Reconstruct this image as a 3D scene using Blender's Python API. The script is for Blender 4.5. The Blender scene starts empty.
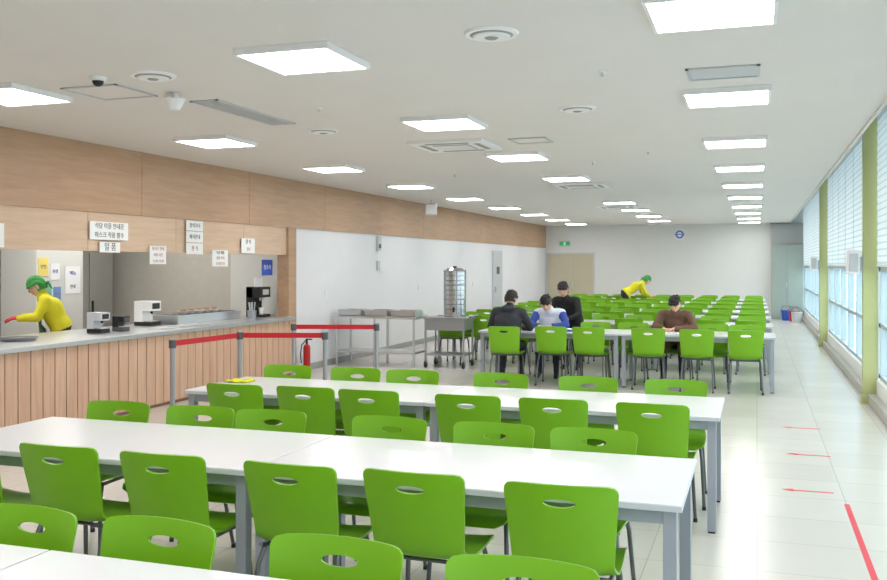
import bpy, bmesh, math, random
from mathutils import Vector, Matrix, noise
random.seed(7)
S=bpy.context.scene
def lin(c):
    c=c/255.0
    return c/12.92 if c<=0.04045 else ((c+0.055)/1.055)**2.4
def rgb(r,g,b): return (lin(r),lin(g),lin(b),1.0)
MATS={}
def mat(name,col,rough=0.5,metal=0.0,var=0.0,scale=8.0,stretch=(1,1,1),bump=0.0,spec=0.5,emit=None,es=0.0):
    if name in MATS: return MATS[name]
    m=bpy.data.materials.new(name); m.use_nodes=True
    nt=m.node_tree; b=nt.nodes["Principled BSDF"]
    b.inputs["Base Color"].default_value=col
    b.inputs["Roughness"].default_value=rough
    b.inputs["Metallic"].default_value=metal
    b.inputs["Specular IOR Level"].default_value=spec
    if emit:
        b.inputs["Emission Color"].default_value=emit
        b.inputs["Emission Strength"].default_value=es
    if var>0 or bump>0:
        tc=nt.nodes.new("ShaderNodeTexCoord"); mp=nt.nodes.new("ShaderNodeMapping")
        mp.inputs["Scale"].default_value=stretch
        nz=nt.nodes.new("ShaderNodeTexNoise"); nz.inputs["Scale"].default_value=scale; nz.inputs["Detail"].default_value=4
        nt.links.new(tc.outputs["Object"],mp.inputs[0]); nt.links.new(mp.outputs[0],nz.inputs["Vector"])
        if var>0:
            rp=nt.nodes.new("ShaderNodeValToRGB")
            rp.color_ramp.elements[0].position=0.3; rp.color_ramp.elements[1].position=0.7
            rp.color_ramp.elements[0].color=tuple(max(0,c*(1-var)) for c in col[:3])+(1,)
            rp.color_ramp.elements[1].color=tuple(min(1,c*(1+var)) for c in col[:3])+(1,)
            nt.links.new(nz.outputs["Fac"],rp.inputs[0]); nt.links.new(rp.outputs[0],b.inputs["Base Color"])
        if bump>0:
            bp=nt.nodes.new("ShaderNodeBump"); bp.inputs["Strength"].default_value=bump; bp.inputs["Distance"].default_value=0.01
            nt.links.new(nz.outputs["Fac"],bp.inputs["Height"]); nt.links.new(bp.outputs[0],b.inputs["Normal"])
    MATS[name]=m; return m

class MB:
    def __init__(s): s.v=[];s.f=[];s.m=[];s.sm=[]
    def add(s,vs,fs,mi=0,smooth=False):
        o=len(s.v); s.v+= [tuple(p) for p in vs]
        for f in fs: s.f.append(tuple(i+o for i in f)); s.m.append(mi); s.sm.append(smooth)
    def box(s,x0,x1,y0,y1,z0,z1,mi=0,M=None):
        vs=[Vector((x,y,z)) for z in (z0,z1) for y in (y0,y1) for x in (x0,x1)]
        if M: vs=[M@p for p in vs]
        s.add(vs,[(0,2,3,1),(4,5,7,6),(0,1,5,4),(2,6,7,3),(0,4,6,2),(1,3,7,5)],mi)
    def cyl(s,p0,p1,r0,r1=None,mi=0,n=16,cap=True):
        if r1 is None: r1=r0
        p0=Vector(p0);p1=Vector(p1);d=(p1-p0).normalized()
        a=d.orthogonal().normalized(); b=d.cross(a)
        vs=[]
        for p,r in((p0,r0),(p1,r1)):
            for i in range(n):
                t=2*math.pi*i/n; vs.append(p+a*(r*math.cos(t))+b*(r*math.sin(t)))
        s.add(vs,[(i,(i+1)%n,n+(i+1)%n,n+i) for i in range(n)],mi,True)
        if cap:
            s.add(vs[:n],[tuple(reversed(range(n)))],mi); s.add(vs[n:],[tuple(range(n))],mi)
    def sph(s,c,r,mi=0,n=14,k=9,sc=(1,1,1),M=None,fn=None,keep=None):
        c=Vector(c); vs=[];D=[]
        for j in range(k+1):
            ph=math.pi*j/k
            for i in range(n):
                t=2*math.pi*i/n
                d=Vector((math.sin(ph)*math.cos(t),math.sin(ph)*math.sin(t),math.cos(ph)))
                D.append(d)
                q=fn(d) if fn else Vector((d.x*sc[0],d.y*sc[1],d.z*sc[2]))*r
                if M: q=M@q
                vs.append(c+q)
        fs=[]
        for j in range(k):
            for i in range(n):
                f=(j*n+i,(j+1)*n+i,(j+1)*n+(i+1)%n,j*n+(i+1)%n)
                if keep and not all(keep(D[q]) for q in f): continue
                fs.append(f)
        s.add(vs,fs,mi,True)
    def tube(s,pts,r,mi=0,n=10):
        pts=[Vector(p) for p in pts]
        for a,b in zip(pts[:-1],pts[1:]): s.cyl(a,b,r,r,mi,n)
        for p in pts[1:-1]: s.sph(p,r,mi,n,6)
    def mesh(s,name,mats):
        me=bpy.data.meshes.new(name); me.from_pydata(s.v,[],s.f)
        for m in mats: me.materials.append(m)
        for p,mi,sm in zip(me.polygons,s.m,s.sm): p.material_index=mi; p.use_smooth=sm
        me.update(); return me
    def obj(s,name,mats,bevel=0,parent=None):
        o=bpy.data.objects.new(name,s.mesh(name,mats)); S.collection.objects.link(o)
        if bevel:
            b=o.modifiers.new("bevel","BEVEL"); b.width=bevel; b.segments=2; b.limit_method='ANGLE'; b.angle_limit=math.radians(50)
        if parent: o.parent=parent
        return o
def boxobj(name,b,m,bevel=0):
    x=MB(); x.box(*b); return x.obj(name,[m],bevel)

# ---------------- materials
def wood(name,c1,c2,hor=False,rough=0.45):
    m=bpy.data.materials.new(name); m.use_nodes=True; nt=m.node_tree; b=nt.nodes["Principled BSDF"]
    tc=nt.nodes.new("ShaderNodeTexCoord"); mp=nt.nodes.new("ShaderNodeMapping")
    mp.inputs["Scale"].default_value=(6,0.8,10) if hor else (8,8,0.7)
    nz=nt.nodes.new("ShaderNodeTexNoise"); nz.inputs["Scale"].default_value=2.2; nz.inputs["Detail"].default_value=6; nz.inputs["Distortion"].default_value=0.6
    rp=nt.nodes.new("ShaderNodeValToRGB"); rp.color_ramp.elements[0].position=0.3; rp.color_ramp.elements[1].position=0.72
    rp.color_ramp.elements[0].color=c1; rp.color_ramp.elements[1].color=c2
    nt.links.new(tc.outputs["Object"],mp.inputs[0]); nt.links.new(mp.outputs[0],nz.inputs["Vector"]); nt.links.new(nz.outputs["Fac"],rp.inputs[0])
    nt.links.new(rp.outputs[0],b.inputs["Base Color"]); b.inputs["Roughness"].default_value=rough
    return m
M_wood=wood("oak_veneer_panel",rgb(176,140,110),rgb(189,154,123),hor=True)
M_head=wood("light_birch_panel",rgb(204,174,146),rgb(217,188,162),hor=True)
M_slat=wood("slatted_birch",rgb(198,158,132),rgb(214,178,152))
M_white=mat("white_wall_paint",rgb(228,228,231),0.6,var=0.01,scale=3)
M_far=mat("far_wall_paint",rgb(224,224,222),0.6,var=0.01,scale=3)
M_ceil=mat("ceiling_paint",rgb(226,222,217),0.7,var=0.01,scale=2)
M_lightframe=mat("white_enamel",rgb(240,240,240),0.4)
M_emit=mat("led_diffuser",rgb(255,255,255),0.5,emit=(1.0,0.975,0.945,1),es=17.5)
M_steel=mat("brushed_stainless",rgb(205,206,208),0.32,0.85,var=0.05,scale=20,stretch=(1,1,12))
M_steel2=mat("satin_metal_grey",rgb(160,163,168),0.4,0.6)
M_tabletop=mat("white_laminate",rgb(238,238,244),0.2,var=0.008,scale=5)
M_tabedge=mat("grey_edge_band",rgb(200,203,212),0.45)
M_tableg=mat("powder_coated_grey_steel",rgb(158,163,174),0.4,0.1)
M_green=mat("green_polypropylene",rgb(118,178,18),0.34,var=0.03,scale=3)
M_leg=mat("chair_tube_grey",rgb(105,108,112),0.35,0.7)
M_black=mat("black_plastic",rgb(28,28,30),0.4)
M_dgrey=mat("dark_grey",rgb(80,82,85),0.5)
M_vent=mat("vent_shadow_grey",rgb(160,158,154),0.6)
M_lgrey=mat("light_grey_plastic",rgb(200,202,205),0.5)
M_red=mat("red_belt_webbing",rgb(195,25,40),0.6)
M_redtape=mat("red_floor_tape",rgb(220,62,76),0.5)
M_olive=mat("lime_painted_column",rgb(180,184,128),0.5,var=0.02)
M_frame=mat("window_frame_white",rgb(180,194,202),0.4)
M_door=mat("beige_door_paint",rgb(200,190,166),0.5,var=0.02)
M_gdoor=mat("grey_green_door",rgb(155,167,160),0.5,var=0.02)
M_kwall=mat("kitchen_wall_grey",rgb(192,188,178),0.4,var=0.03)
M_ktile=mat("kitchen_white_tile",rgb(215,215,210),0.3)
M_paper=mat("paper_white",rgb(240,240,240),0.7)
M_ink=mat("sign_ink_dark",rgb(70,65,70),0.7)
M_inkr=mat("sign_ink_red",rgb(185,110,90),0.7)
M_yel=mat("yellow_cloth",rgb(225,225,20),0.8)
M_blue=mat("blue_plastic",rgb(50,90,190),0.4)
M_redp=mat("red_plastic",rgb(190,35,35),0.4)
M_groundo=mat("outdoor_paving",rgb(190,195,200),0.9,var=0.1)
# floor
m=bpy.data.materials.new("porcelain_floor_tile"); m.use_nodes=True; nt=m.node_tree; b=nt.nodes["Principled BSDF"]
tc=nt.nodes.new("ShaderNodeTexCoord"); br=nt.nodes.new("ShaderNodeTexBrick")
br.offset=0.0; br.inputs["Scale"].default_value=1.0; br.inputs["Brick Width"].default_value=0.6; br.inputs["Row Height"].default_value=0.6
br.inputs["Mortar Size"].default_value=0.0035; br.inputs["Color1"].default_value=rgb(214,210,202); br.inputs["Color2"].default_value=rgb(208,204,196); br.inputs["Mortar"].default_value=rgb(184,180,171)
nz=nt.nodes.new("ShaderNodeTexNoise"); nz.inputs["Scale"].default_value=2.5; nz.inputs["Detail"].default_value=5
mx=nt.nodes.new("ShaderNodeMix"); mx.data_type='RGBA'; mx.blend_type='MULTIPLY'; mx.inputs[0].default_value=0.08
nt.links.new(tc.outputs["Object"],br.inputs["Vector"]); nt.links.new(tc.outputs["Object"],nz.inputs["Vector"])
nt.links.new(br.outputs["Color"],mx.inputs[6]); nt.links.new(nz.outputs["Fac"],mx.inputs[7]); nt.links.new(mx.outputs[2],b.inputs["Base Color"])
b.inputs["Roughness"].default_value=0.24; M_floor=m
# glass
m=bpy.data.materials.new("window_glass"); m.use_nodes=True; nt=m.node_tree; nt.nodes.clear()
o=nt.nodes.new("ShaderNodeOutputMaterial"); t=nt.nodes.new("ShaderNodeBsdfTransparent"); t.inputs[0].default_value=(0.88,0.95,0.96,1)
g=nt.nodes.new("ShaderNodeBsdfGlossy"); g.inputs["Roughness"].default_value=0.05; mi=nt.nodes.new("ShaderNodeMixShader"); mi.inputs[0].default_value=0.06
nt.links.new(t.outputs[0],mi.inputs[1]); nt.links.new(g.outputs[0],mi.inputs[2]); nt.links.new(mi.outputs[0],o.inputs[0]); M_glass=m
# blind
m=bpy.data.materials.new("translucent_blind_fabric"); m.use_nodes=True; nt=m.node_tree; nt.nodes.clear()
o=nt.nodes.new("ShaderNodeOutputMaterial"); d=nt.nodes.new("ShaderNodeBsdfDiffuse"); t=nt.nodes.new("ShaderNodeBsdfTranslucent"); mi=nt.nodes.new("ShaderNodeMixShader"); mi.inputs[0].default_value=0.5
tc=nt.nodes.new("ShaderNodeTexCoord"); w=nt.nodes.new("ShaderNodeTexWave"); w.wave_type='BANDS'; w.bands_direction='Z'; w.inputs["Scale"].default_value=4.0
rp=nt.nodes.new("ShaderNodeValToRGB"); rp.color_ramp.elements[0].position=0.0; rp.color_ramp.elements[1].position=0.25
rp.color_ramp.elements[0].color=(0.66,0.69,0.70,1); rp.color_ramp.elements[1].color=(0.86,0.88,0.88,1)
nt.links.new(tc.outputs["Object"],w.inputs["Vector"]); nt.links.new(w.outputs["Fac"],rp.inputs[0])
nt.links.new(rp.outputs[0],d.inputs[0]); nt.links.new(rp.outputs[0],t.inputs[0])
nt.links.new(d.outputs[0],mi.inputs[1]); nt.links.new(t.outputs[0],mi.inputs[2]); nt.links.new(mi.outputs[0],o.inputs[0]); M_blind=m

# ---------------- room shell
XL,XR,YF,YB,H=-6.89,1.38,31.0,-3.0,3.03
YJ=12.65
boxobj("floor",(-11.2,1.7,-3.2,31.2,-0.1,0),M_floor)
boxobj("ceiling",(XL-0.1,1.0,YB,YF,H,H+0.08),M_ceil)
boxobj("ceiling_window_recess",(1.0,1.7,YB,YF,3.55,3.63),M_ceil)
boxobj("trim_ceiling_edge",(0.97,1.0,YB,YF,H-0.02,3.55),M_ceil)
boxobj("wall_far",(XL-0.15,1.7,YF,YF+0.15,0,3.6),M_far)
boxobj("wall_back",(XL-0.15,1.7,YB-0.15,YB,0,3.6),M_white)
boxobj("wall_left",(XL-0.15,XL,12.9,YF,0,2.28),M_white)
x=MB(); y=YB
while y<YF-0.01:
    y2=min(y+2.42,YF); x.box(XL-0.15,XL+0.03,y+0.003,y2-0.003,2.28,H-0.001); y=y2
x.box(XL-0.15,XL+0.02,YB,YF,2.285,H-0.005)
x.obj("wall_left_wood_band",[M_wood],0)
x=MB(); y=YB
while y<YJ-0.01:
    y2=min(y+1.6,YJ); x.box(XL-0.10,XL+0.01,y+0.002,y2-0.002,1.855,2.28); y=y2
x.obj("wall_left_serving_header",[M_head],0)
boxobj("trim_serving_jamb",(XL-0.15,XL+0.05,YJ,12.9,0,2.28),M_wood,0.004)
boxobj("baseboard_left",(XL,XL+0.015,12.9,YF,0,0.1),mat("baseboard_grey",rgb(165,165,165),0.5))
boxobj("baseboard_far",(-5.1,0.4,YF-0.015,YF,0,0.1),MATS["baseboard_grey"])
# kitchen
boxobj("wall_kitchen_back",(-11.2,-11.05,YB,13.05,0,2.9),M_kwall)
boxobj("wall_kitchen_end",(-11.05,XL-0.15,12.9,13.05,0,2.9),M_kwall)
boxobj("wall_kitchen_south",(-11.05,XL-0.15,YB-0.15,YB,0,2.9),M_kwall)
boxobj("ceiling_kitchen",(-11.05,XL-0.15,YB,12.9,2.8,2.9),M_ceil)
boxobj("kitchen_pillar",(-9.7,-9.1,9.85,10.75,0,2.8),M_ktile,0.01)
boxobj("wall_kitchen_tiled",(-8.0,XL-0.16,12.86,12.9,0,2.8),M_ktile)
# counter
x=MB(); y=0.0
while y<YJ-0.02:
    y2=min(y+0.165,YJ); x.box(-6.80,-6.775,y+0.006,y2-0.006,0.04,0.86,0); y=y2
x.box(-7.85,-6.80,0,YJ,0.0,0.86,1)
x.box(-7.95,-6.72,0,YJ-0.002,0.86,0.905,2)
x.obj("serving_counter",[M_slat,mat("counter_core",rgb(140,105,82),0.6),M_steel],0.003)

# right wall windows
boxobj("wall_right_sill",(XR,1.6,YB,YF,0,0.3),M_lightframe,0.01)
boxobj("baseboard_right",(XR-0.09,XR,YB,YF,0,0.12),mat("curb_stone",rgb(180,178,170),0.5,var=0.05),0.005)
cols=[4.0,12.3,20.6]
bays=[(YB,4.0),(4.2,12.3),(12.5,20.6),(20.8,YF)]
for i,c in enumerate(cols):
    x=MB(); x.box(1.23,1.40,c+.03,c+0.15,0.0,3.55); x.box(1.21,1.40,c+0.01,c+0.17,0,0.1)
    x.obj("window_column",[M_olive],0.006)
for i,(a,bq) in enumerate(bays):
    x=MB(); n=max(1,round((bq-a)/1.38)); st=(bq-a)/n
    for k in range(n+1):
        yy=a+k*st; x.box(1.42,1.52,max(a,yy-0.03),min(bq,yy+0.03),0.3,3.55,0)
    for z,h in((0.3,0.05),(0.93,0.05),(1.62,0.09),(3.47,0.08)):
        x.box(1.425,1.515,a,bq,z,z+h,0)
    x.box(1.465,1.472,a,bq,0.35,3.5,1)
    x.obj("window_%d"%(i+1),[M_frame,M_glass])
    for k in range(n):
        y0=a+k*st+0.03; y1=a+(k+1)*st-0.03
        x=MB(); ns=30
        for q in range(ns):
            z=1.70+q*(3.5-1.70)/ns; x.box(1.385-0.004*(q%2),1.388-0.004*(q%2)+0.001,y0,y1,z,z+(3.5-1.70)/ns+0.001,0)
        x.cyl((1.386,y0,1.69),(1.386,y1,1.69),0.014,0.014,1,8)
        x.obj("window_blind",[M_blind,M_lightframe])
boxobj("outdoor_ground",(1.7,60,-20,60,-0.6,-0.5),M_groundo)
for c in cols[1:]:
    x=MB(); x.box(1.05,1.19,c-0.02,c+0.2,1.58,1.88,0); x.box(1.07,1.17,c-0.03,c-0.02,1.62,1.84,1); x.box(1.19,1.23,c+0.05,c+0.12,1.65,1.8,1)
    x.obj("wall_speaker",[M_lightframe,M_lgrey],0.01)

# far wall doors
x=MB(); x.box(-6.85,-5.18,YF-0.03,YF-.001,0,2.12,1)
for a,bq in((-6.80,-6.02),(-6.01,-5.23)):
    x.box(a,bq,YF-0.045,YF-0.02,0.01,2.07,0)
x.box(-6.1,-6.06,YF-0.09,YF-0.045,0.95,1.12,2); x.box(-5.97,-5.93,YF-0.09,YF-0.045,0.95,1.12,2)
x.obj("door_1",[M_door,M_tabedge,M_steel],0.004)
x=MB(); x.box(0.42,1.36,YF-0.35,YF-.002,0,2.33,0); x.box(0.47,0.885,YF-0.365,YF-0.35,0.05,2.28,0); x.box(0.895,1.31,YF-0.365,YF-0.35,0.05,2.28,0)
x.box(0.86,0.88,YF-0.39,YF-0.365,1.0,1.15,1)
x.obj("tall_storage_cabinet",[M_gdoor,M_steel],0.004)
boxobj("trim_far_beam",(0.42,1.36,YF-0.2,YF,2.34,3.0),mat("beam_grey",rgb(165,167,167),0.6))
x=MB(); x.box(XL+.001,XL+0.03,24.3,25.3,0,2.1,1); x.box(XL+0.02,XL+0.04,24.36,25.24,0.01,2.05,0); x.box(XL+0.04,XL+0.09,24.45,24.5,0.95,1.1,2)
x.box(XL+0.035,XL+0.045,24.65,24.95,1.45,1.65,3)
x.obj("door_2",[M_lgrey,M_tabedge,M_steel,M_dgrey],0.003)
M_exit=mat("exit_green",rgb(30,150,90),0.4,emit=rgb(30,150,90),es=0.6)
x=MB(); x.box(-6.4,-6.0,YF-0.05,YF-.001,2.34,2.52,0); x.box(-6.37,-6.03,YF-0.056,YF-0.05,2.37,2.49,1); x.box(-6.24,-6.16,YF-0.06,YF-0.056,2.38,2.48,2)
x.obj("exit_sign",[M_lgrey,M_exit,M_paper])
x=MB(); x.box(-6.4,-6.16,17.6,17.65,2.72,2.95,0); x.box(-6.38,-6.18,17.594,17.6,2.74,2.93,1); x.cyl((-6.28,17.62,2.95),(-6.28,17.62,H-.001),0.01,0.01,0,8)
x.obj("hanging_sign",[M_lgrey,M_paper])
x=MB(); x.cyl((-2.4,YF-0.03,2.7),(-2.4,YF-.001,2.7),0.17,0.17,1,32); x.cyl((-2.4,YF-0.036,2.7),(-2.4,YF-0.03,2.7),0.14,0.14,0,32); x.cyl((-2.4,YF-0.04,2.7),(-2.4,YF-0.036,2.7),0.075,0.075,1,32)
x.box(-2.56,-2.24,YF-0.044,YF-0.04,2.68,2.72,0)
x.obj("round_wall_emblem",[mat("emblem_blue",rgb(110,135,200),.5),M_paper])
x=MB(); x.box(XL+.001,XL+0.05,16.2,16.35,1.98,2.25,0); x.box(XL+.001,XL+0.035,16.22,16.33,1.6,1.78,0); x.box(XL+0.05,XL+0.055,16.22,16.33,2.02,2.1,1)
x.obj("wall_intercom",[M_lgrey,M_dgrey],0.003)
for yy in (14.0,18.5,22.5):
    x=MB(); x.box(XL+.0005,XL+0.01,yy,yy+0.08,1.15,1.27,0); x.box(XL+0.01,XL+0.014,yy+0.02,yy+0.06,1.18,1.24,0); x.obj("light_switch",[M_lightframe],0.002)

# ---------------- ceiling fixtures
HC=H-.001
def panel(px,py,z=HC,s=0.62):
    h=s/2; x=MB()
    x.box(px-h-0.02,px+h+0.02,py-h-0.02,py-h,z-0.04,z,0); x.box(px-h-0.02,px+h+0.02,py+h,py+h+0.02,z-0.04,z,0)
    x.box(px-h-0.02,px-h,py-h,py+h,z-0.04,z,0); x.box(px+h,px+h+0.02,py-h,py+h,z-0.04,z,0)
    x.box(px-h,px+h,py-h,py+h,z-0.036,z-0.004,1)
    x.obj("led_ceiling_panel",[M_lightframe,M_emit])
for yy in (-0.4,2.4,5.25,8.04,10.8,13.75,19.4,22.1,24.9,27.7): panel(-2.73,yy,s=.6)
for yy in (-0.1,2.75,5.63,8.48,11.35,14.3,17.3,20.3,23.2,26.1,29.0): panel(-5.45,yy,s=.6)
for yy in (-0.7,2.1,4.92,7.5,10.3,13.0,15.85,18.65,21.5,24.3,27.1,29.6): panel(-0.22,yy,s=.6)
for yy in (1.5,5.5,7.6,9.0,10.4,11.8): panel(-8.6,yy,2.799,0.6)  # unseen panels over the kitchen, added to brighten its interior
for p in ((-1.44,5.07),(-4.0,5.43),(-1.44,7.73),(-4.05,8.2)):
    x=MB()
    for r0,r1,z0,z1,mm in((0.16,0.15,HC,H-0.015,0),(0.125,0.10,H-0.015,H-0.022,1),(0.11,0.10,H-0.022,H-0.03,0),(0.04,0.03,H-0.03,H-0.036,1)):
        x.cyl((p[0],p[1],z0),(p[0],p[1],z1),r0,r1,mm,32)
    x.obj("round_air_diffuser",[M_lightframe,M_vent])
x=MB(); x.cyl((-4.41,5.36,HC),(-4.41,5.36,H-0.03),0.06,0.055,0,24); x.sph((-4.41,5.36,H-0.03),0.04,1,16,10); x.obj("dome_security_camera",[M_lightframe,M_black])
x=MB(); x.cyl((-4.26,6.05,HC),(-4.26,6.05,H-0.05),0.03,0.03,0,16); x.cyl((-4.26,6.05,H-0.05),(-4.26,6.05,H-0.13),0.085,0.04,0,24); x.obj("ceiling_speaker",[M_lightframe])
def hatch(name,cx,cy,wx,wy,slats=0,fill=1):
    x=MB(); t=0.02
    x.box(cx-wx,cx+wx,cy-wy,cy-wy+t,H-0.012,HC,0);x.box(cx-wx,cx+wx,cy+wy-t,cy+wy,H-0.012,HC,0)
    x.box(cx-wx,cx-wx+t,cy-wy,cy+wy,H-0.012,HC,0);x.box(cx+wx-t,cx+wx,cy-wy,cy+wy,H-0.012,HC,0)
    x.box(cx-wx+t,cx+wx-t,cy-wy+t,cy+wy-t,H-0.004,HC,2 if slats else fill)
    for k in range(slats):
        yy=cy-wy+t+(k+0.5)*(2*wy-2*t)/slats; x.box(cx-wx+t,cx+wx-t,yy-0.014,yy+0.008,H-0.012,H-0.004,0)
    x.obj(name,[M_lgrey,M_ceil,M_vent])
hatch("ceiling_access_hatch",-4.7,5.85,0.25,0.25); hatch("ceiling_access_hatch",-2.28,9.56,0.2,0.2)
hatch("ceiling_vent_grille",-4.22,7.04,0.13,0.66,26)
hatch("ceiling_air_outlet",-0.22,6.62,0.24,0.2,0,0)
for cx,cy in((-3.15,9.65),(-2.75,15.2),(-3.0,21.0)):
    x=MB(); x.box(cx-0.42,cx+0.42,cy-0.42,cy+0.42,H-0.03,HC,0)
    x.box(cx-0.2,cx+0.2,cy-0.2,cy+0.2,H-0.035,H-0.03,1)
    for k in range(8): yy=cy-0.18+k*0.05; x.box(cx-0.19,cx+0.19,yy,yy+0.025,H-0.04,H-0.035,0)
    for sx,sy in((1,0),(-1,0),(0,1),(0,-1)):
        ax,ay=cx+sx*0.31,cy+sy*0.31; wx,wy=(0.03,0.24) if sx else (0.24,0.03)
        x.box(ax-wx,ax+wx,ay-wy,ay+wy,H-0.034,H-0.03,1)
    x.obj("ceiling_air_conditioner",[M_lightframe,M_vent],0)
for p in ((-3.5,7.0),(-1.0,6.3),(-2.0,11.8),(-4.2,12.8),(-1.2,10.9)):
    x=MB(); x.cyl((p[0],p[1],HC),(p[0],p[1],H-0.012),0.035,0.03,0,16); x.cyl((p[0],p[1],H-0.012),(p[0],p[1],H-0.04),0.008,0.012,1,10); x.obj("fire_sprinkler",[M_lightframe,M_steel])

# ---------------- chair
def build_chair():
    C=[(-.285,.84),(-.268,.75),(-.243,.64),(-.218,.54),(-.188,.478),(-.13,.449),(-.02,.438),(.10,.443),(.19,.450),(.232,.438),(.247,.412)]
    P=[]
    for i in range(len(C)-1):
        p0=Vector(C[max(i-1,0)]);p1=Vector(C[i]);p2=Vector(C[i+1]);p3=Vector(C[min(i+2,len(C)-1)])
        for k in range(8):
            t=k/8; P.append(0.5*((2*p1)+(p2-p0)*t+(2*p0-5*p1+4*p2-p3)*t*t+(3*p1-p0-3*p2+p3)*t**3))
    P.append(Vector(C[-1])); L=[0]
    for a,b in zip(P[:-1],P[1:]): L.append(L[-1]+(b-a).length)
    T=L[-1]
    def prof(s):
        s=min(max(s,0),T)
        for i in range(len(L)-1):
            if s<=L[i+1]+1e-9:
                t=(s-L[i])/(L[i+1]-L[i]); tg=(P[i+1]-P[i]).normalized(); return P[i].lerp(P[i+1],t),Vector((-tg.y,tg.x))
    def w(s):
        if s<0.36: return 0.232-0.026*(s/0.36)
        q=min((s-0.36)/0.12,1); return 0.206+0.014*q*q*(3-2*q)
    def pt(a,s,off):
        p,n=prof(s); ww=w(s); bl=min(max((s-0.30)/0.15,0),1); cv=0.042*(1-bl)+0.014*bl
        q=(a/ww); d=cv*q*q+off
        return Vector((a,p.x+n.x*d,p.y+n.y*d))
    sb=0.345
    R=0.036
    def inside(a,s):
        if s<0 or s>sb: return False
        ww=w(s); top=0.012*(a/0.228)**2
        if s<top: return False
        aa=abs(a)
        if aa>ww: return False
        if s-top<R and aa>ww-R: return (R-(s-top))**2+(aa-(ww-R))**2<=R*R
        return True
    x=MB(); N=72; K=7; c=(0,0.076); A,B=0.064,0.018
    for off,rev in((0.006,False),(-0.006,True)):
        vs=[]
        for k in range(K+1):
            t=(k/K)
            for i in range(N):
                th=2*math.pi*i/N; dx,dy=math.cos(th),math.sin(th)
                h=(A*dx,c[1]+B*dy)
                lo,hi=0,0.6
                for _ in range(22):
                    mid=(lo+hi)/2
                    if inside(h[0]+dx*mid,h[1]+dy*mid): lo=mid
                    else: hi=mid
                vs.append(pt(h[0]+dx*lo*t,h[1]+dy*lo*t,off))
        fs=[]
        for k in range(K):
            for i in range(N):
                f=(k*N+i,(k+1)*N+i,(k+1)*N+(i+1)%N,k*N+(i+1)%N); fs.append(f[::-1] if rev else f)
        x.add(vs,fs,0,True)
        if not rev: F=vs
        else: Bk=vs
    for base in(0,K*N):
        vs=F[base:base+N]+Bk[base:base+N]
        x.add(vs,[(i,(i+1)%N,N+(i+1)%N,N+i) for i in range(N)],0,False)
    ss=[0.325+(T-0.325)*j/22 for j in range(23)]; nx=12
    g={}
    for off in(0.0062,-0.0062):
        vs=[]
        for s in ss:
            ww=w(s); fr=(T-s)
            if fr<0.07: ww-=0.07-math.sqrt(max(0,0.07**2-(0.07-fr)**2))
            for i in range(nx+1):
                a=ww*(-1+2*i/nx); vs.append(pt(a,s,off))
        g[off]=vs
        fs=[(j*(nx+1)+i,j*(nx+1)+i+1,(j+1)*(nx+1)+i+1,(j+1)*(nx+1)+i) for j in range(22) for i in range(nx)]
        x.add(vs,fs if off<0 else [f[::-1] for f in fs],0,True)
    a,b=g[0.0062],g[-0.0062]; n1=nx+1
    for j in range(22):
        for i in(0,nx):
            x.add([a[j*n1+i],a[(j+1)*n1+i],b[(j+1)*n1+i],b[j*n1+i]],[(0,1,2,3)],0)
    for i in range(nx):
        x.add([a[22*n1+i],a[22*n1+i+1],b[22*n1+i+1],b[22*n1+i]],[(0,1,2,3)],0)
    for sx in(1,-1):
        x.tube([(sx*.17,-.19,.452),(sx*.185,-.13,.428),(sx*.185,.17,.425)],.010,1)
        x.tube([(sx*.185,.16,.425),(sx*.195,.19,.35),(sx*.212,.215,.012)],.0115,1)
        x.tube([(sx*.185,-.13,.428),(sx*.195,-.17,.35),(sx*.212,-.26,.012)],.0115,1)
        x.cyl((sx*.212,.215,0.0),(sx*.212,.215,.025),.015,.014,2,12); x.cyl((sx*.212,-.26,0.0),(sx*.212,-.26,.025),.015,.014,2,12)
    x.tube([(-.185,.12,.42),(.185,.12,.42)],.009,1); x.tube([(-.185,-.1,.424),(.185,-.1,.424)],.009,1)
    return x.mesh("dining_chair",[M_green,M_leg,M_black])
CH=build_chair()
def chair(px,py,face=1,jit=True,rz=0):
    o=bpy.data.objects.new("dining_chair",CH); S.collection.objects.link(o)
    if jit: px+=random.uniform(-.012,.012); py+=random.uniform(-.018,.018); rz+=random.uniform(-3,3)
    o.location=(px,py,0); o.rotation_euler=(0,0,math.radians((0 if face>0 else 180)+rz))
    return o
# ---------------- table
def tmesh(L,D):
    x=MB(); h=L/2-0.002; d=D/2
    x.box(-h,h,-d,d,0.714,0.738,1); x.box(-h+.002,h-.002,-d+.002,d-.002,0.738,0.742,0)
    x.box(-h+.04,h-.04,-d+.035,-d+.06,.655,.714,2);x.box(-h+.04,h-.04,d-.06,d-.035,.655,.714,2)
    x.box(-h+.04,-h+.065,-d+.04,d-.04,.655,.714,2);x.box(h-.065,h-.04,-d+.04,d-.04,.655,.714,2)
    for sx in(1,-1):
        for sy in(1,-1):
            cx=sx*(h-.05);cy=sy*(d-.055); x.box(cx-.027,cx+.027,cy-.027,cy+.027,.012,.7135,2); x.box(cx-.022,cx+.022,cy-.022,cy+.022,0,.012,3)
    return x.mesh("cafeteria_table",[M_tabletop,M_tabedge,M_tableg,M_black])
TM={}
def table(xc,y0,L,D=0.92):
    if (L,D) not in TM: TM[(L,D)]=tmesh(L,D)
    o=bpy.data.objects.new("cafeteria_table",TM[(L,D)]); S.collection.objects.link(o); o.location=(xc,y0+D/2,0)
    b=o.modifiers.new("bevel","BEVEL"); b.width=.003; b.segments=2; b.limit_method='ANGLE'
def row(xr,y0,n,L,near=None,far=None,D=.92):
    for k in range(n): table(xr-L*(k+.5),y0,L,D)
    for q in (near or []): chair(q,y0+.07,1)
    for q in (far or []): chair(q,y0+D-.13,-1)
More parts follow.
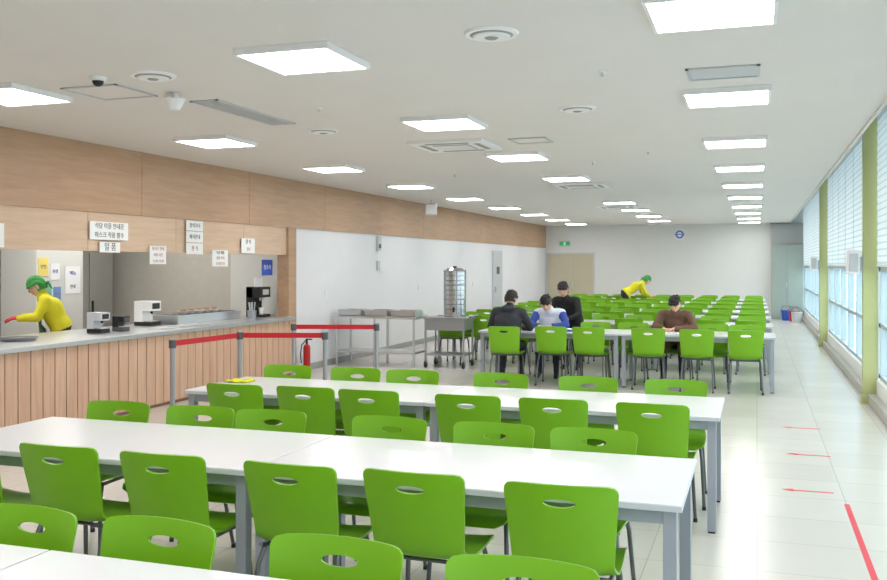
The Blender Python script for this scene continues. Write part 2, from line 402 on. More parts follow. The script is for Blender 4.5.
row(-.28,1.58,2,1.97,None,[-.64,-1.24,-1.90,-2.45,-3.05,-3.7])
row(-.28,3.76,2,1.97,[-.75,-1.35,-1.92,-2.60,-3.19,-3.76],[-.82,-1.36,-1.98,-2.71,-3.19,-3.78],.94)
row(-.22,6.02,2,1.97,[-.60,-1.257,-1.84,-2.55,-3.05,-3.61],[-.57,-1.22,-1.92,-2.65,-3.17,-3.82])
T4=12.88
row(.24,T4,2,2.05,[-.15,-.77,-1.41,-2.2,-2.74],[-.15,-.6,-1.75,-2.3,-3.55])
for k in range(6):
    y0=15.15+2.2*k; xs=[.24-1.85*(j+.5)+o for j in range(3) for o in(-.6,0,.6)]
    row(.24,y0,3,1.85,[q for q in xs if not(k==0 and -3.2<q<-2.3)],[q for q in xs if not(k==4 and -3.9<q<-2.7)])
# items
x=MB(); N=10
vs=[(-4.02+.16*(i/N-.5)*1.2,6.6+.18*(j/N-.5),.744+.03*abs(noise.noise(Vector((i*.4,j*.5,0))))+.004) for j in range(N+1) for i in range(N+1)]
x.add(vs,[(j*(N+1)+i,j*(N+1)+i+1,(j+1)*(N+1)+i+1,(j+1)*(N+1)+i) for j in range(N) for i in range(N)],0,True)
o=x.obj("cleaning_cloth",[M_yel]); md=o.modifiers.new("s","SOLIDIFY"); md.thickness=.004
def paper(name,px,py,a,w=.21,l=.297,h=.004,m=M_paper,z=.742):
    x=MB(); x.box(-w/2,w/2,-l/2,l/2,0,h,0); x.box(-w/2+.003,w/2,-l/2+.003,l/2-.003,h,h+.002,1)
    for k in range(8): x.box(-w/2+.03,w/2-.04,-l/2+.03+k*.03,-l/2+.034+k*.03,h+.002,h+.0024,2)
    o=x.obj(name,[m,M_paper,M_dgrey]); o.location=(px,py,z); o.rotation_euler=(0,0,math.radians(a)); return o
paper("notebook",-3.05,13.30,8); paper("notebook",-3.38,13.50,-10); paper("textbook",-2.65,13.2,20,h=.03,m=M_blue); paper("notebook",-1.12,13.22,5); paper("textbook",-1.5,13.35,15,h=.025,m=M_redp); paper("notebook",-.8,13.3,-12)

# ---------------- stanchions
def stanchion(p,q=None):
    x=MB(); px,py=p
    x.cyl((px,py,0),(px,py,.02),.17,.17,1,32); x.cyl((px,py,.02),(px,py,.045),.16,.05,1,32)
    x.cyl((px,py,.03),(px,py,.88),.024,.024,0,20); x.cyl((px,py,.88),(px,py,.96),.036,.036,2,20); x.cyl((px,py,.96),(px,py,.975),.036,.025,0,20)
    if q:
        a=Vector((px,py,.925));b=Vector((q[0],q[1],.925)); d=(b-a).normalized(); n=Vector((-d.y,d.x,0))*.0015; a=a+d*.034;b=b-d*.034; u=Vector((0,0,.028))
        vs=[a-n-u,a+n-u,a+n+u,a-n+u,b-n-u,b+n-u,b+n+u,b-n+u]
        x.add(vs,[(0,1,2,3),(7,6,5,4),(0,4,5,1),(1,5,6,2),(2,6,7,3),(3,7,4,0)],3)
    x.obj("retractable_belt_stanchion",[M_steel2,M_dgrey,M_dgrey,M_red])
A=(-5.46,7.72);B=(-5.4,8.87);C_=(-5.5,10.3);D_=(-4.5,9.15);E_=(-4.5,10.6)
stanchion(A,B);stanchion(B,D_);stanchion(C_,E_);stanchion(D_);stanchion(E_)

# ---------------- tray return table
x=MB(); x0,x1,y0,y1=-6.80,-5.32,14.15,14.8
x.box(x0,x1,y0,y1,.80,.84,0); x.box(x0+.03,x1-.03,y0+.03,y1-.03,.22,.25,0)
for a in(x0+.04,(x0+x1)/2,x1-.04):
    for bq in(y0+.04,y1-.04): x.cyl((a,bq,0),(a,bq,.80),.02,.02,0,12)
x.obj("stainless_work_table",[M_steel],.003)
for k in range(3):
    cx=x0+.26+k*.48; x=MB(); z=.84
    x.box(cx-.21,cx+.21,y0+.1,y0+.5,z,z+.012,0)
    for s_ in((cx-.21,cx-.2,y0+.1,y0+.5),(cx+.2,cx+.21,y0+.1,y0+.5),(cx-.21,cx+.21,y0+.1,y0+.11),(cx-.21,cx+.21,y0+.49,y0+.5)): x.box(*s_,z,z+.1,0)
    x.box(cx-.19,cx+.19,y0+.12,y0+.48,z+.012,z+.06,1); x.box(cx-.225,cx+.225,y0+.085,y0+.1,z+.09,z+.1,0)
    x.obj("cutlery_tray_bin",[M_steel,M_dgrey if k%2 else M_lgrey],.002)
x=MB(); cx,cy=-4.88,14.6
x.box(cx-.36,cx+.36,cy-.28,cy+.28,.80,.83,0); x.box(cx-.34,cx+.34,cy-.26,cy+.26,.62,.80,0)
x.box(cx-.34,cx+.34,cy-.26,cy+.26,.2,.225,0)
for a in(-.33,.33):
    for bq in(-.25,.25):
        x.cyl((cx+a,cy+bq,.12),(cx+a,cy+bq,.82),.016,.016,0,12)
        x.cyl((cx+a-.015,cy+bq,.055),(cx+a+.015,cy+bq,.055),.055,.055,1,20); x.box(cx+a-.022,cx+a+.022,cy+bq-.02,cy+bq+.02,.06,.13,0)
x.tube([(cx+.36,cy-.2,.78),(cx+.44,cy-.2,.86),(cx+.44,cy+.2,.86),(cx+.36,cy+.2,.78)],.012,0)
x.obj("stainless_cart",[M_steel2,M_black],.003)
x=MB(); z=.831; cx=-4.78
x.cyl((cx,cy,z),(cx,cy,z+.06),.185,.185,0,32)
M_urn=mat("polished_stainless",rgb(190,190,192),0.22,0.9,var=.04,scale=10)
for k in range(9):
    za=z+.06+k*.079; x.cyl((cx,cy,za),(cx,cy,za+.072),.168,.168,0,32); x.cyl((cx,cy,za+.072),(cx,cy,za+.079),.158,.158,3,32)
x.cyl((cx,cy,z+.77),(cx,cy,z+.82),.17,.12,0,32); x.cyl((cx,cy,z+.82),(cx,cy,z+.85),.03,.03,1,16)
for k in range(4):
    t=k*math.pi/2+.5; x.cyl((cx+.18*math.cos(t),cy+.18*math.sin(t),z+.05),(cx+.18*math.cos(t),cy+.18*math.sin(t),z+.79),.010,.010,2,8)
for zz in(.3,.55,.77):
    x.tube([(cx+.18*math.cos(t*math.pi/12),cy+.18*math.sin(t*math.pi/12),z+zz) for t in range(25)],.008,2,6)
x.cyl((cx+.05,cy-.16,z+.14),(cx+.05,cy-.23,z+.14),.015,.015,1,10); x.box(cx+.035,cx+.065,cy-.235,cy-.215,z+.09,z+.17,1)
x.obj("stainless_urn",[M_urn,M_black,M_steel2,M_dgrey])
# extinguisher
x=MB(); px,py=-6.72,13.02
x.cyl((px,py,0.02),(px,py,.40),.055,.055,0,24); x.sph((px,py,.40),.055,0,20,10); x.cyl((px,py,.44),(px,py,.52),.018,.018,1); x.box(px-.015,px+.09,py-.012,py+.012,.52,.54,1); x.box(px-.015,px+.08,py-.012,py+.012,.555,.57,1)
x.tube([(px-.02,py,.51),(px-.065,py-.05,.44),(px-.08,py-.06,.3),(px-.07,py-.05,.15)],.009,1); x.cyl((px,py,0),(px,py,.03),.07,.07,1,24)
x.obj("fire_extinguisher",[M_redp,M_black])
for px,py,m_ in((1.05,29.6,M_redp),(0.85,30.1,M_blue),(1.1,28.9,M_lgrey)):
    x=MB(); x.cyl((px,py,0),(px,py,.3),.12,.16,0,24,True); x.cyl((px,py,.29),(px,py,.315),.17,.17,0,24)
    x.tube([(px-.16,py,.3),(px-.1,py,.44),(px+.1,py,.44),(px+.16,py,.3)],.008,1); x.obj("cleaning_bucket",[m_,M_dgrey])

# ---------------- floor markings
def arrow(px,py):
    x=MB(); z0,z1=.0,.002
    x.box(px-.16,px+.17,py-.012,py+.012,z0,z1)
    for s_ in(1,-1):
        x.add([(px-.20,py,z1),(px-.2+.09,py+s_*.05,z1),(px-.2+.09,py+s_*.025,z1),(px-.16,py,z1)],[(0,1,2,3) if s_<0 else (3,2,1,0)])
    x.obj("floor_arrow_marking",[M_redtape])
for p in((.45,10.27),(.45,8.83),(.37,7.42)): arrow(*p)
boxobj("floor_tape_line",(.585,.62,4.2,7.1,0,.002),M_redtape)

# ---------------- signs
def sign(y0,y1,z0,z1,lines,name="notice_sign",X=XL+.032,bm=None):
    e=bpy.data.objects.new(name,None); S.collection.objects.link(e); e.location=(X,(y0+y1)/2,(z0+z1)/2)
    w=(y1-y0)/2;h=(z1-z0)/2
    x=MB(); x.box(0,.006,-w,w,-h,h,0); o=x.obj("board",[bm or M_paper],0.001,e)
    n=len(lines)
    for i,t in enumerate(lines):
        cu=bpy.data.curves.new("lettering","FONT"); cu.body=t[0]; cu.align_x='CENTER'; cu.align_y='CENTER'
        cu.size=t[2]
        cu.materials.append(t[1]); to=bpy.data.objects.new("lettering",cu); S.collection.objects.link(to); to.parent=e
        to.location=(.008,0,h-(i+.5)*2*h/n); to.rotation_euler=(math.pi/2,0,math.pi/2); cu.extrude=.0008
    return e
sign(8.2,8.84,1.98,2.18,[("식당 이용 안내문",M_ink,.07),("마스크 착용 필수",M_ink,.07)])
sign(8.36,8.70,1.84,1.955,[("일 품",M_ink,.095)])
sign(9.24,9.56,1.71,1.93,[("퇴식구 안내",M_inkr,.05),("이용 시간",M_inkr,.045),("11:30-13:30",M_inkr,.045)])
sign(9.98,10.35,2.14,2.27,[("정식코너",M_ink,.065)])
sign(9.98,10.35,1.99,2.13,[("배식안내",M_ink,.065)])
sign(9.98,10.35,1.84,1.98,[("한 식",M_inkr,.07)])
sign(10.57,10.95,1.68,1.90,[("식권 제출",M_ink,.05),("잔반 주의",M_inkr,.05),("감사합니다",M_inkr,.05)])
sign(11.3,11.66,1.87,2.08,[("양 식",M_ink,.07),("코너",M_inkr,.06)])
sign(6.5,7.0,1.87,2.1,[("배식구",M_ink,.08),("안내",M_ink,.07)])
M_py=mat("yellow_poster",rgb(235,215,120),.7); M_pb=mat("blue_poster",rgb(110,150,205),.7); M_pg=mat("green_poster",rgb(120,185,150),.7)
def kn(*a,**k): sign(*a,name="kitchen_notice",X=-9.098,**k)
kn(9.88,10.06,1.55,1.8,[("안전",M_ink,.06)],bm=M_py); kn(10.1,10.28,1.5,1.72,[("위생",M_blue,.06)]); kn(9.9,10.12,1.15,1.45,[("청결",M_inkr,.06)],bm=M_pg)
kn(10.38,10.68,1.30,1.68,[("메뉴",M_blue,.07),("안내",M_ink,.06)]); kn(10.16,10.3,1.2,1.4,[("주의",M_inkr,.05)],bm=M_pb)
e=sign(-.16,.16,-.12,.12,[("정수기",M_paper,.08)],name="blue_sign",X=-7.1,bm=M_blue); e.location=(-7.1,12.44,1.66)

# ---------------- kitchen equipment
def eqbox(name,x0,x1,y0,y1,z1,m_=M_steel,z0=0.0,doors=2):
    x=MB(); x.box(x0,x1,y0,y1,z0+.08 if z0==0 else z0,z1,0)
    st=(y1-y0)/doors
    for k in range(doors):
        x.box(x1,x1+.02,y0+k*st+.02,y0+(k+1)*st-.02,z0+.12,z1-.06,0); x.box(x1+.02,x1+.045,y0+k*st+.06,y0+k*st+.09,(z0+z1)/2-.1,(z0+z1)/2+.15,1)
    if z0==0:
        for a in(x0+.06,x1-.06):
            for bq in(y0+.06,y1-.06): x.cyl((a,bq,0),(a,bq,.08),.025,.025,1,10)
    return x.obj(name,[m_,M_black],.004)
eqbox("kitchen_refrigerator",-10.9,-10.15,11.5,12.7,1.95,mat("fridge_grey",rgb(165,165,160),.4,.3),0,2)
eqbox("kitchen_work_cabinet",-10.9,-10.2,6.5,9.3,.9,M_steel,0,4)
x=MB(); x.box(-10.95,-9.9,5.5,9.2,2.2,2.35,0)
x.add([(-10.95,5.5,2.35),(-9.9,5.5,2.35),(-9.9,9.2,2.35),(-10.95,9.2,2.35),(-10.95,5.8,2.79),(-10.4,5.8,2.79),(-10.4,8.9,2.79),(-10.95,8.9,2.79)],[(0,1,5,4),(1,2,6,5),(2,3,7,6),(3,0,4,7)],0)
x.obj("kitchen_exhaust_hood",[M_steel])
Z=.906
def machine(name,px,py,w,d,h,m1,m2):
    x=MB(); x.box(px-d/2,px+d/2,py-w/2,py+w/2,Z,Z+.05,1); x.box(px-d/2,px,py-w/2,py+w/2,Z+.05,Z+h,0); x.box(px,px+d/2,py-w/2,py+w/2,Z+h*.6,Z+h,0)
    x.box(px+d/2,px+d/2+.006,py-w*.35,py+w*.35,Z+h*.68,Z+h*.92,1); x.cyl((px+d*.25,py,Z+h*.6),(px+d*.25,py,Z+h*.48),.018,.014,1,12)
    x.box(px+.0,px+d*.45,py-w*.4,py+w*.4,Z+.05,Z+.06,2)
    x.obj(name,[m1,m2,M_steel],.006)
machine("card_reader_kiosk",-7.3,8.88,.16,.2,.24,M_lgrey,M_black)
machine("card_reader_kiosk",-7.25,9.22,.12,.16,.18,M_black,M_dgrey)
machine("hot_water_dispenser",-7.6,10.2,.22,.26,.32,M_lightframe,M_black)
x=MB(); x.box(-7.75,-7.3,10.45,12.0,Z,Z+.10,0); x.box(-7.77,-7.28,10.43,12.02,Z+.10,Z+.115,0)
for k in range(4):
    yy=10.5+k*.38; x.box(-7.7,-7.35,yy,yy+.32,Z+.115,Z+.12,1)
x.obj("bain_marie",[M_steel,M_dgrey],.003)
for k in range(5):
    px,py=-7.5,10.85+k*.19; x=MB(); zz=Z+.121
    x.cyl((px,py,zz),(px,py,zz+.035),.04,.075,0,20); x.sph((px,py,zz+.03),.06,1,14,8,(1,1,.5)); x.cyl((px,py,zz+.035),(px,py,zz+.038),.075,.075,0,20)
    x.obj("food_bowl",[M_paper,mat("food_brown",rgb(150,100,50),.6,var=.3,scale=60)])
# black drinks machine with cup stack near the jamb
x=MB(); px,py=-7.25,12.44
x.box(px-.13,px+.13,py-.14,py+.14,Z,Z+.04,1); x.box(px-.13,px-.02,py-.14,py+.14,Z+.04,Z+.46,1); x.box(px-.13,px+.13,py-.14,py+.14,Z+.30,Z+.46,1)
x.box(px+.13,px+.134,py-.09,py+.09,Z+.34,Z+.42,2); x.cyl((px+.06,py-.05,Z+.30),(px+.06,py-.05,Z+.25),.015,.012,2,12); x.cyl((px+.06,py+.05,Z+.30),(px+.06,py+.05,Z+.25),.015,.012,2,12)
x.cyl((px+.05,py,Z+.04),(px+.05,py,Z+.14),.03,.04,3,16)
for a in(-.06,.06): x.cyl((px,py+a,Z+.46),(px,py+a,Z+.60),.035,.04,3,14)
x.obj("drinks_dispenser",[M_black,M_black,M_lgrey,M_paper],.004)
for k in range(2):
    px,py=-7.35,7.2+k*.5; x=MB(); x.cyl((px,py,Z),(px,py,Z+.03),.16,.2,0,28); x.cyl((px,py,Z+.03),(px,py,Z+.034),.2,.2,1,28); x.obj("food_tray",[M_steel,M_dgrey])
for k in range(3):
    px,py=-7.0,9.7+k*.36; x=MB(); x.box(px-.12,px+.12,py-.15,py+.15,Z,Z+.012,0); x.box(px-.11,px+.11,py-.14,py+.14,Z+.012,Z+.02,1)
    x.obj("serving_tray",[M_steel,M_lgrey],.004)
x=MB(); x.cyl((-7.1,12.0,Z),(-7.1,12.0,Z+.12),.06,.07,0,20)
for k in range(6): t=k; x.cyl((-7.1+.02*math.cos(t),12.0+.02*math.sin(t),Z+.02),(-7.1+.05*math.cos(t),12.0+.05*math.sin(t),Z+.24),.006,.009,1,8)
x.obj("utensil_holder",[M_steel2,M_steel])

# ---------------- people
def evalmesh(mb,vox,smooth):
    me=mb.mesh("tmp",[]); o=bpy.data.objects.new("tmp",me); S.collection.objects.link(o)
    r=o.modifiers.new("r","REMESH"); r.mode='VOXEL'; r.voxel_size=vox
    s=o.modifiers.new("s","SMOOTH"); s.factor=.5; s.iterations=smooth
    dg=bpy.context.evaluated_depsgraph_get(); ev=o.evaluated_get(dg); m2=ev.to_mesh()
    vs=[v.co.copy() for v in m2.vertices]; fs=[tuple(p.vertices) for p in m2.polygons]
    ev.to_mesh_clear(); bpy.data.objects.remove(o); bpy.data.meshes.remove(me)
    return vs,fs
def capsule(mb,a,b,r0,r1):
    a=Vector(a);b=Vector(b)
    if (b-a).length>1e-4: mb.cyl(a,b,r0,r1,0,14)
    mb.sph(a,r0,0,14,9); mb.sph(b,r1,0,14,9)
def segd(p,a,b,r0,r1):
    ab=b-a; t=max(0,min(1,(p-a).dot(ab)/max(ab.length_squared,1e-9))); return (p-(a+ab*t)).length-(r0+(r1-r0)*t)
def hand_caps(w,d,n,side):
    w=Vector(w);d=Vector(d).normalized();n=Vector(n);n=(n-d*n.dot(d)).normalized();s=d.cross(n)*side
    caps=[]
    F=[(.028,.070,.3),(.010,.080,.0),(-.009,.074,.0),(-.027,.058,-.1)]
    for off,L,sp in F:
        k=w+d*.085+s*off; caps.append((w+s*off*.5+d*.005,k,.014,.0115))
        dd=(d+s*sp*.2).normalized(); p=k
        for i,(fr,cu) in enumerate(((.45,22),(.3,32),(.25,25))):
            ax=dd.cross(n).normalized(); R=Matrix.Rotation(math.radians(cu),3,ax); dd=(R@dd); q=p+dd*L*fr; caps.append((p,q,.0095-.0008*i,.0088-.0008*i)); p=q
    t0=w+d*.03+s*.025; t1=t0+(d*.7+s*.7+n*.3).normalized()*.038; t2=t1+(d*.95+s*.2+n*.3).normalized()*.03; t3=t2+(d+n*.2).normalized()*.022
    caps+= [(w+d*.01+s*.01,t0,.014,.014),(t0,t1,.013,.011),(t1,t2,.0105,.0095),(t2,t3,.0095,.008)]
    return caps
def person(name,loc,heading,J,C,hair="short",pitch=20,yaw=0,thick=1.0,scale=1.0):
    e=bpy.data.objects.new(name,None); S.collection.objects.link(e); e.location=(loc[0],loc[1],loc[2] if len(loc)>2 else 0); e.rotation_euler=(0,0,math.radians(heading)); e.scale=(scale,)*3
    mats=[C["skin"],C["top"],C["pants"],C["shoe"],C["hair"],C["hand"],M_black,M_paper,C.get("accent",C["top"])]
    V=Vector; pel=V(J["pelvis"]);ch=V(J["chest"]);nb=V(J["neck"]);hd=V(J["head"]); t=thick
    X=V((1,0,0)); caps=[]
    def c(a,b,r0,r1,l): caps.append((V(a),V(b),r0,r1,l))
    c(pel-X*.075,pel+X*.075,.115,.115,2)
    mid=pel.lerp(ch,.45); arms=[]
    c(mid,ch,.112*t,.122*t,1)
    for s_ in(1,-1):
        c(pel+X*.055*s_+V((0,0,.06)),mid+X*.05*s_,.114*t,.106*t,1); c(mid+X*.05*s_,ch+X*.065*s_,.106*t,.112*t,1)
        sh=V(J["shoulder"]);sh.x*=s_
        c(ch+X*.07*s_,sh*.75+nb*.25,.1*t,.06*t,1)
        c(nb+V((0,-.01,-.04)),sh,.06*t,.062*t,1)
        el=V(J["elbow_r"] if s_>0 else J["elbow_l"]);wr=V(J["wrist_r"] if s_>0 else J["wrist_l"])
        arms.append((sh,(el-sh).normalized()))
        c(sh,el,.06*t,.047*t,8); c(el,wr.lerp(el,.12),.047*t,.034*t,8); c(wr.lerp(el,.15),wr,.028,.026,5)
        kn_=V(J["knee_r"] if s_>0 else J["knee_l"]);an=V(J["ankle_r"] if s_>0 else J["ankle_l"]);to=V(J["toe_r"] if s_>0 else J["toe_l"])
        c(pel+X*.09*s_,kn_,.092,.064,2); c(kn_,kn_.lerp(an,.35),.063,.056,2); c(kn_.lerp(an,.35),an,.056,.042,2)
        c(an-V((0,0,.02)),to,.042,.036,3); c(an-V((0,0,.03)),an-V((0,0,.035))-(to-an).normalized()*.04,.038,.034,3)
    neckdir=(hd-nb).normalized()
    c(nb-neckdir*.03,hd-neckdir*.05,.055,.05,0); c(nb+V((0,0,-.02)),nb+neckdir*.02,.07*t,.062*t,1)
    if "hood" in J: c(nb+V((-.05,-.07,.0)),nb+V((.05,-.07,.0)),.055,.055,1)
    mb=MB()
    for a,b,r0,r1,l in caps: capsule(mb,a,b,r0,r1)
    vs,fs=evalmesh(mb,.012,7)
    sp=(ch-pel).normalized()
    body=MB()
    for f in fs:
        ct=sum((vs[i] for i in f),V())/len(f); bl=min(caps,key=lambda k:segd(ct,k[0],k[1],k[2],k[3]))[4]
        tt=(ct-pel).dot(sp)
        if bl in(1,2): bl=1 if tt>.0 else 2
        if bl in(1,8) and any(abs(ct.x-sh.x)<.16 and (ct-sh).dot(dd)>.03 and (ct-sh).length<.12 and ct.x*sh.x>0 and abs(ct.x)>.16 for sh,dd in arms): bl=8
        body.f.append(f); body.m.append(bl); body.sm.append(True)
    body.v=[tuple(v) for v in vs]
    body.obj("body",mats,0,e)
    for s_ in(1,-1):
        el=V(J["elbow_r"] if s_>0 else J["elbow_l"]);wr=V(J["wrist_r"] if s_>0 else J["wrist_l"])
        d=(wr-el).normalized(); d.z*=.3
        mb=MB()
        for a,b,r0,r1 in hand_caps(wr,d,J.get("palm",(0,0,-1)),-s_): capsule(mb,a,b,r0,r1)
        vs,fs=evalmesh(mb,.0045,2); h=MB(); h.add(vs,fs,5,True); h.obj("hand_right" if s_>0 else "hand_left",mats,0,e)
        # sleeve cuff
        q=wr.lerp(el,.12); h=MB(); dd=(wr-el).normalized(); h.cyl(q-dd*.02,q+dd*.012,.038*t,.036*t,8,20); h.obj("cuff",mats,.003,e)
    R=Matrix.Rotation(math.radians(yaw),3,'Z')@Matrix.Rotation(math.radians(-pitch),3,'X')
    def hf(d):
        xx,yy,zz=d.x*.077,d.y*.094,d.z*.118
        if d.z<0: q=(-d.z)**1.4; xx*=1-.38*q; yy=yy*(1-.12*q)+.012*q
        g=lambda cx,cz,s_: math.exp(-(((d.x-cx)**2+(d.z-cz)**2)/s_**2)) if d.y>0 else 0
        yy+=.024*g(0,-.16,.11)+.010*g(0,.0,.08)+.006*g(0,.22,.3)-.009*g(.34,.03,.15)-.009*g(-.34,.03,.15)+.006*g(0,-.52,.16)+.008*g(0,-.85,.2)
        return Vector((xx,yy,zz))
    h=MB(); h.sph(hd,1,0,40,32,fn=hf,M=R)
    for s_ in(1,-1):
        h.sph(hd+R@V((.03*s_,.079,.003)),.0115,7,12,8,M=R); h.sph(hd+R@V((.03*s_,.088,.001)),.0062,6,10,6,M=R)
        h.sph(hd+R@V((.03*s_,.081,.007)),.0125,0,12,8,(1,1,.6),M=R)
        h.sph(hd+R@V((.078*s_,-.005,-.008)),.03,0,12,8,(.35,.6,1),M=R)
        h.sph(hd+R@V((.031*s_,.091,.027)),.018,6,10,6,(1,.25,.18),M=R)
    h.sph(hd+R@V((0,.090,-.062)),.022,9,12,6,(1,.35,.28),M=R); h.sph(hd+R@V((0,.0925,-.062)),.02,6,12,6,(.9,.25,.08),M=R)
    h.obj("head",mats+[mat("lips",rgb(190,110,100),.5)],0,e)
    hr=MB(); rnd=random.Random(hash(name)%7+int(loc[1]*10))
    if hair=="short":
        def kf(d): return (d.z>.34 or d.y<.15) and d.z>-.5 and not(abs(d.x)>.8 and d.z<-.0 and d.y>-.35)
        def fn(d):
            nn=noise.noise(Vector((d.x*7+loc[0],d.y*7,d.z*5)))*.010+noise.noise(Vector((d.x*22,d.y*22,d.z*8)))*.005
            k=1.12+(.05 if d.z>0 else 0.05*(1+d.z)); q=Vector((d.x*.077,d.y*.094,d.z*.118))*k; return q+d*nn
        hr.sph(hd,1,4,56,40,fn=fn,M=R,keep=kf)
        # tufts: pointed locks on fringe, crown, sides and nape
        def lock(p,dr,L,r):
            p=hd+R@V(p); dr=(R@V(dr)).normalized(); hr.cyl(p,p+dr*L,r,.002,4,8); hr.sph(p,r,4,8,6)
        for i in range(15):
            a=(i-7)/7; lock((a*.066,.094-.034*a*a,.066-.010*abs(a)),(a*.3+rnd.uniform(-.25,.25),.12,-1),rnd.uniform(.028,.045),.013)
        for i in range(26):
            th=rnd.uniform(0,6.28); ph=rnd.uniform(.1,1.1); d=V((math.sin(ph)*math.cos(th),math.sin(ph)*math.sin(th),math.cos(ph)))
            lock((d.x*.083,d.y*.100,d.z*.128),(d.x+rnd.uniform(-.3,.3),d.y+.3,.1+rnd.uniform(-.4,.1)),.035,.015)
        for i in range(11):
            a=math.pi*(1.12+.76*i/10); lock((math.cos(a)*.078,math.sin(a)*.088,-.035),(math.cos(a)*.1,.1,-1),rnd.uniform(.03,.045),.014)
    else:
        def kf(d): return (d.z>.28 or d.y<.25) and d.z>-.55
        hr.sph(hd,1,4,40,30,fn=lambda d:Vector((d.x*.077,d.y*.096,d.z*.118))*1.14+d*.006*math.sin(d.x*14+d.z*5),M=R,keep=kf)
        pts=[hd+R@V((math.sin(a*.18)*.086,math.cos(a*.18)*.104,.036)) for a in range(-8,9)]; hr.tube(pts,.011,4,8)
        hr.sph(hd+R@V((0,-.125,-.02)),.03,4,12,8,(1.2,.7,.8),M=R); hr.sph(hd+R@V((.02,-.13,-.07)),.03,4,12,8,(.5,.3,1.4),M=R); hr.sph(hd+R@V((-.02,-.13,-.065)),.03,4,12,8,(.5,.3,1.3),M=R)
    o=hr.obj("headscarf" if hair!="short" else "hair",mats,0,e); 
    return e,mats
SKIN=mat("skin_tone",rgb(226,182,152),.55,var=.02); HAIR=mat("black_hair",rgb(26,22,22),.5,var=.2,scale=50)
JEAN=mat("dark_trousers",rgb(42,44,54),.8,var=.1,scale=20); SHOE=mat("dark_shoes",rgb(30,30,32),.6)
NAVY=mat("charcoal_jacket",rgb(42,45,54),.7,var=.15,scale=14,bump=.6); WHT=mat("white_blue_hoodie",rgb(215,222,235),.8,var=.04,bump=.3); BLUEJ=mat("royal_blue_cloth",rgb(50,75,160),.8)
BRN=mat("brown_jacket",rgb(108,80,64),.8,var=.12,scale=14,bump=.5); BLK=mat("black_hoodie",rgb(30,30,34),.8,bump=.3); SCARF=mat("green_headscarf",rgb(60,145,70),.8,var=.1,scale=20,bump=.3); GLOVE=mat("red_rubber_glove",rgb(215,50,60),.4)
YEL=mat("yellow_uniform",rgb(225,215,40),.8,var=.05,bump=.4)
def mirror(d):
    for k in("elbow","wrist","knee","ankle","toe"):
        if k+"_r" in d and k+"_l" not in d: p=d[k+"_r"]; d[k+"_l"]=(-p[0],p[1],p[2])
    return d
seat=mirror(dict(pelvis=(0,-.03,.565),chest=(0,.07,.85),neck=(0,.17,1.02),head=(0,.28,1.15),shoulder=(.185,.14,.97),elbow_r=(.27,.27,.80),wrist_r=(.12,.43,.785),knee_r=(.13,.40,.535),ankle_r=(.13,.36,.10),toe_r=(.14,.50,.04)))
seatb=mirror(dict(pelvis=(0,-.03,.565),chest=(0,.03,.88),neck=(0,.10,1.07),head=(.01,.18,1.21),shoulder=(.19,.08,1.01),elbow_r=(.29,.18,.80),wrist_r=(.15,.40,.785),knee_r=(.14,.38,.535),ankle_r=(.14,.25,.10),toe_r=(.15,.39,.04),hood=1))
lean=dict(seat); lean.update(head=(.04,.31,1.13),wrist_l=(-.06,.42,.785))
seat4=dict(seat); seat4.update(head=(-.02,.29,1.14),elbow_l=(-.30,.30,.80),wrist_l=(-.02,.46,.785))
c1=dict(skin=SKIN,top=NAVY,pants=JEAN,shoe=SHOE,hair=HAIR,hand=SKIN)
px=-3.38
chair(px,T4-.16,1,False,4); person("seated_student",(px,T4-.13),2,seatb,c1,pitch=22,yaw=-12,thick=1.22)
fy=T4+.92
c2=dict(c1,top=WHT,accent=BLUEJ); px=-3.0; chair(px,fy+.14,-1,False,0); person("seated_student",(px,fy+.12),184,lean,c2,pitch=36,yaw=8,thick=1.1)
c3=dict(c1,top=BLK)
px=-1.12; c4=dict(c1,top=BRN); chair(px,fy+.14,-1,False,0); person("seated_student",(px,fy+.12),176,seat4,c4,pitch=34,yaw=-6,thick=1.14)
stand_lean=mirror(dict(pelvis=(0,-.12,.80),chest=(0,.06,1.04),neck=(0,.18,1.18),head=(0,.26,1.31),shoulder=(.18,.14,1.13),elbow_r=(.26,.22,.92),wrist_r=(.14,.42,.85),knee_r=(.1,.0,.46),ankle_r=(.11,-.12,.10),toe_r=(.12,.02,.04)))
person("standing_student",(-2.86,fy+.88),168,stand_lean,c3,pitch=22,yaw=15,thick=1.05)
cook=dict(skin=SKIN,top=YEL,pants=JEAN,shoe=SHOE,hair=SCARF,hand=GLOVE)
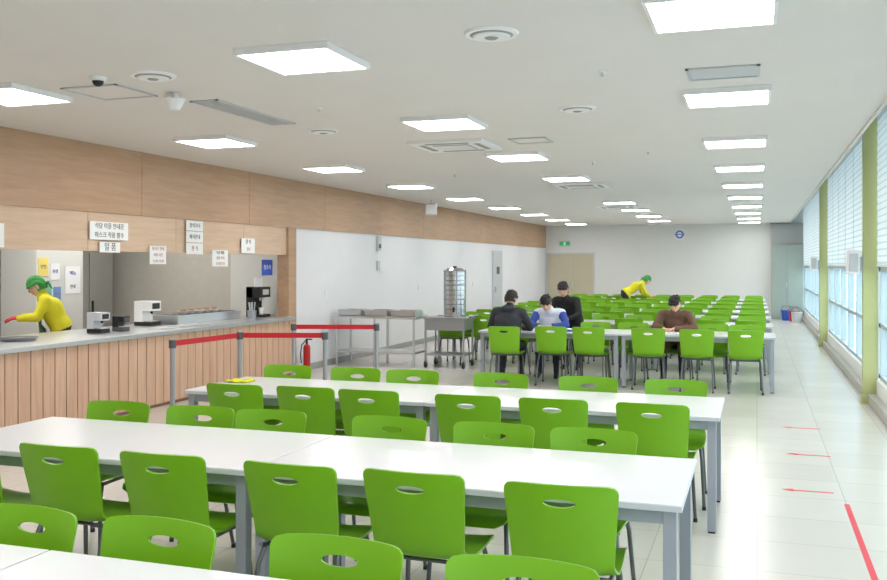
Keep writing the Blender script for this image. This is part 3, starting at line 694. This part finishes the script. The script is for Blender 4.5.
bend=mirror(dict(pelvis=(0,-.18,.86),chest=(0,.10,1.08),neck=(0,.26,1.17),head=(0,.38,1.24),shoulder=(.17,.22,1.12),elbow_r=(.22,.30,.90),wrist_r=(.14,.48,.80),knee_r=(.1,-.08,.48),ankle_r=(.1,-.14,.10),toe_r=(.11,0,.04)))
person("cleaning_worker",(-3.25,25.62),-70,bend,cook,hair="scarf",pitch=35,scale=1.04)
st=mirror(dict(pelvis=(0,-.10,.86),chest=(0,.0,1.12),neck=(0,.09,1.26),head=(0,.16,1.38),shoulder=(.165,.06,1.21),elbow_r=(.23,.14,1.02),wrist_r=(.15,.36,1.01),knee_r=(.09,-.04,.48),ankle_r=(.09,-.08,.10),toe_r=(.1,.06,.04)))
e,ms=person("kitchen_cook",(-8.3,9.24),128,st,cook,hair="scarf",pitch=30,scale=1.04,thick=1.12)
ap=MB()
n=10
vs=[]
for j in range(n+1):
    z=.5+.60*j/n
    for i in range(n+1):
        a=(-1+2*i/n)*(.9 if j<7 else .55); vs.append((.19*math.sin(a)*1.05, -.06+.160*math.cos(a)+.055*(j/n),z))
ap.add(vs,[(j*(n+1)+i,j*(n+1)+i+1,(j+1)*(n+1)+i+1,(j+1)*(n+1)+i) for j in range(n) for i in range(n)],0,True)
o=ap.obj("apron",[mat("green_apron",rgb(60,110,60),.7)],0,e); sd=o.modifiers.new("s","SOLIDIFY"); sd.thickness=.004
ld=MB(); ld.tube([(.13,.44,1.0),(.10,.62,.94)],.006,0); ld.sph((.09,.66,.925),.045,0,14,8,(1,1,.6)); ld.obj("ladle",[M_steel],0,e)

# ---------------- world, camera
w=bpy.data.worlds.new("daylight"); S.world=w; w.use_nodes=True
bg=w.node_tree.nodes["Background"]; bg.inputs[0].default_value=(.90,.96,1.0,1); bg.inputs[1].default_value=4.2
cam=bpy.data.cameras.new("camera"); co=bpy.data.objects.new("camera",cam); S.collection.objects.link(co); S.camera=co
co.location=(0,0,1.7); co.rotation_euler=(math.pi/2,0,math.radians(18.84)); cam.sensor_width=36; cam.lens=36*919/887; cam.shift_y=-25/887; cam.clip_end=200
S.view_settings.view_transform='Standard'; S.view_settings.look='None'; S.view_settings.exposure=0.08
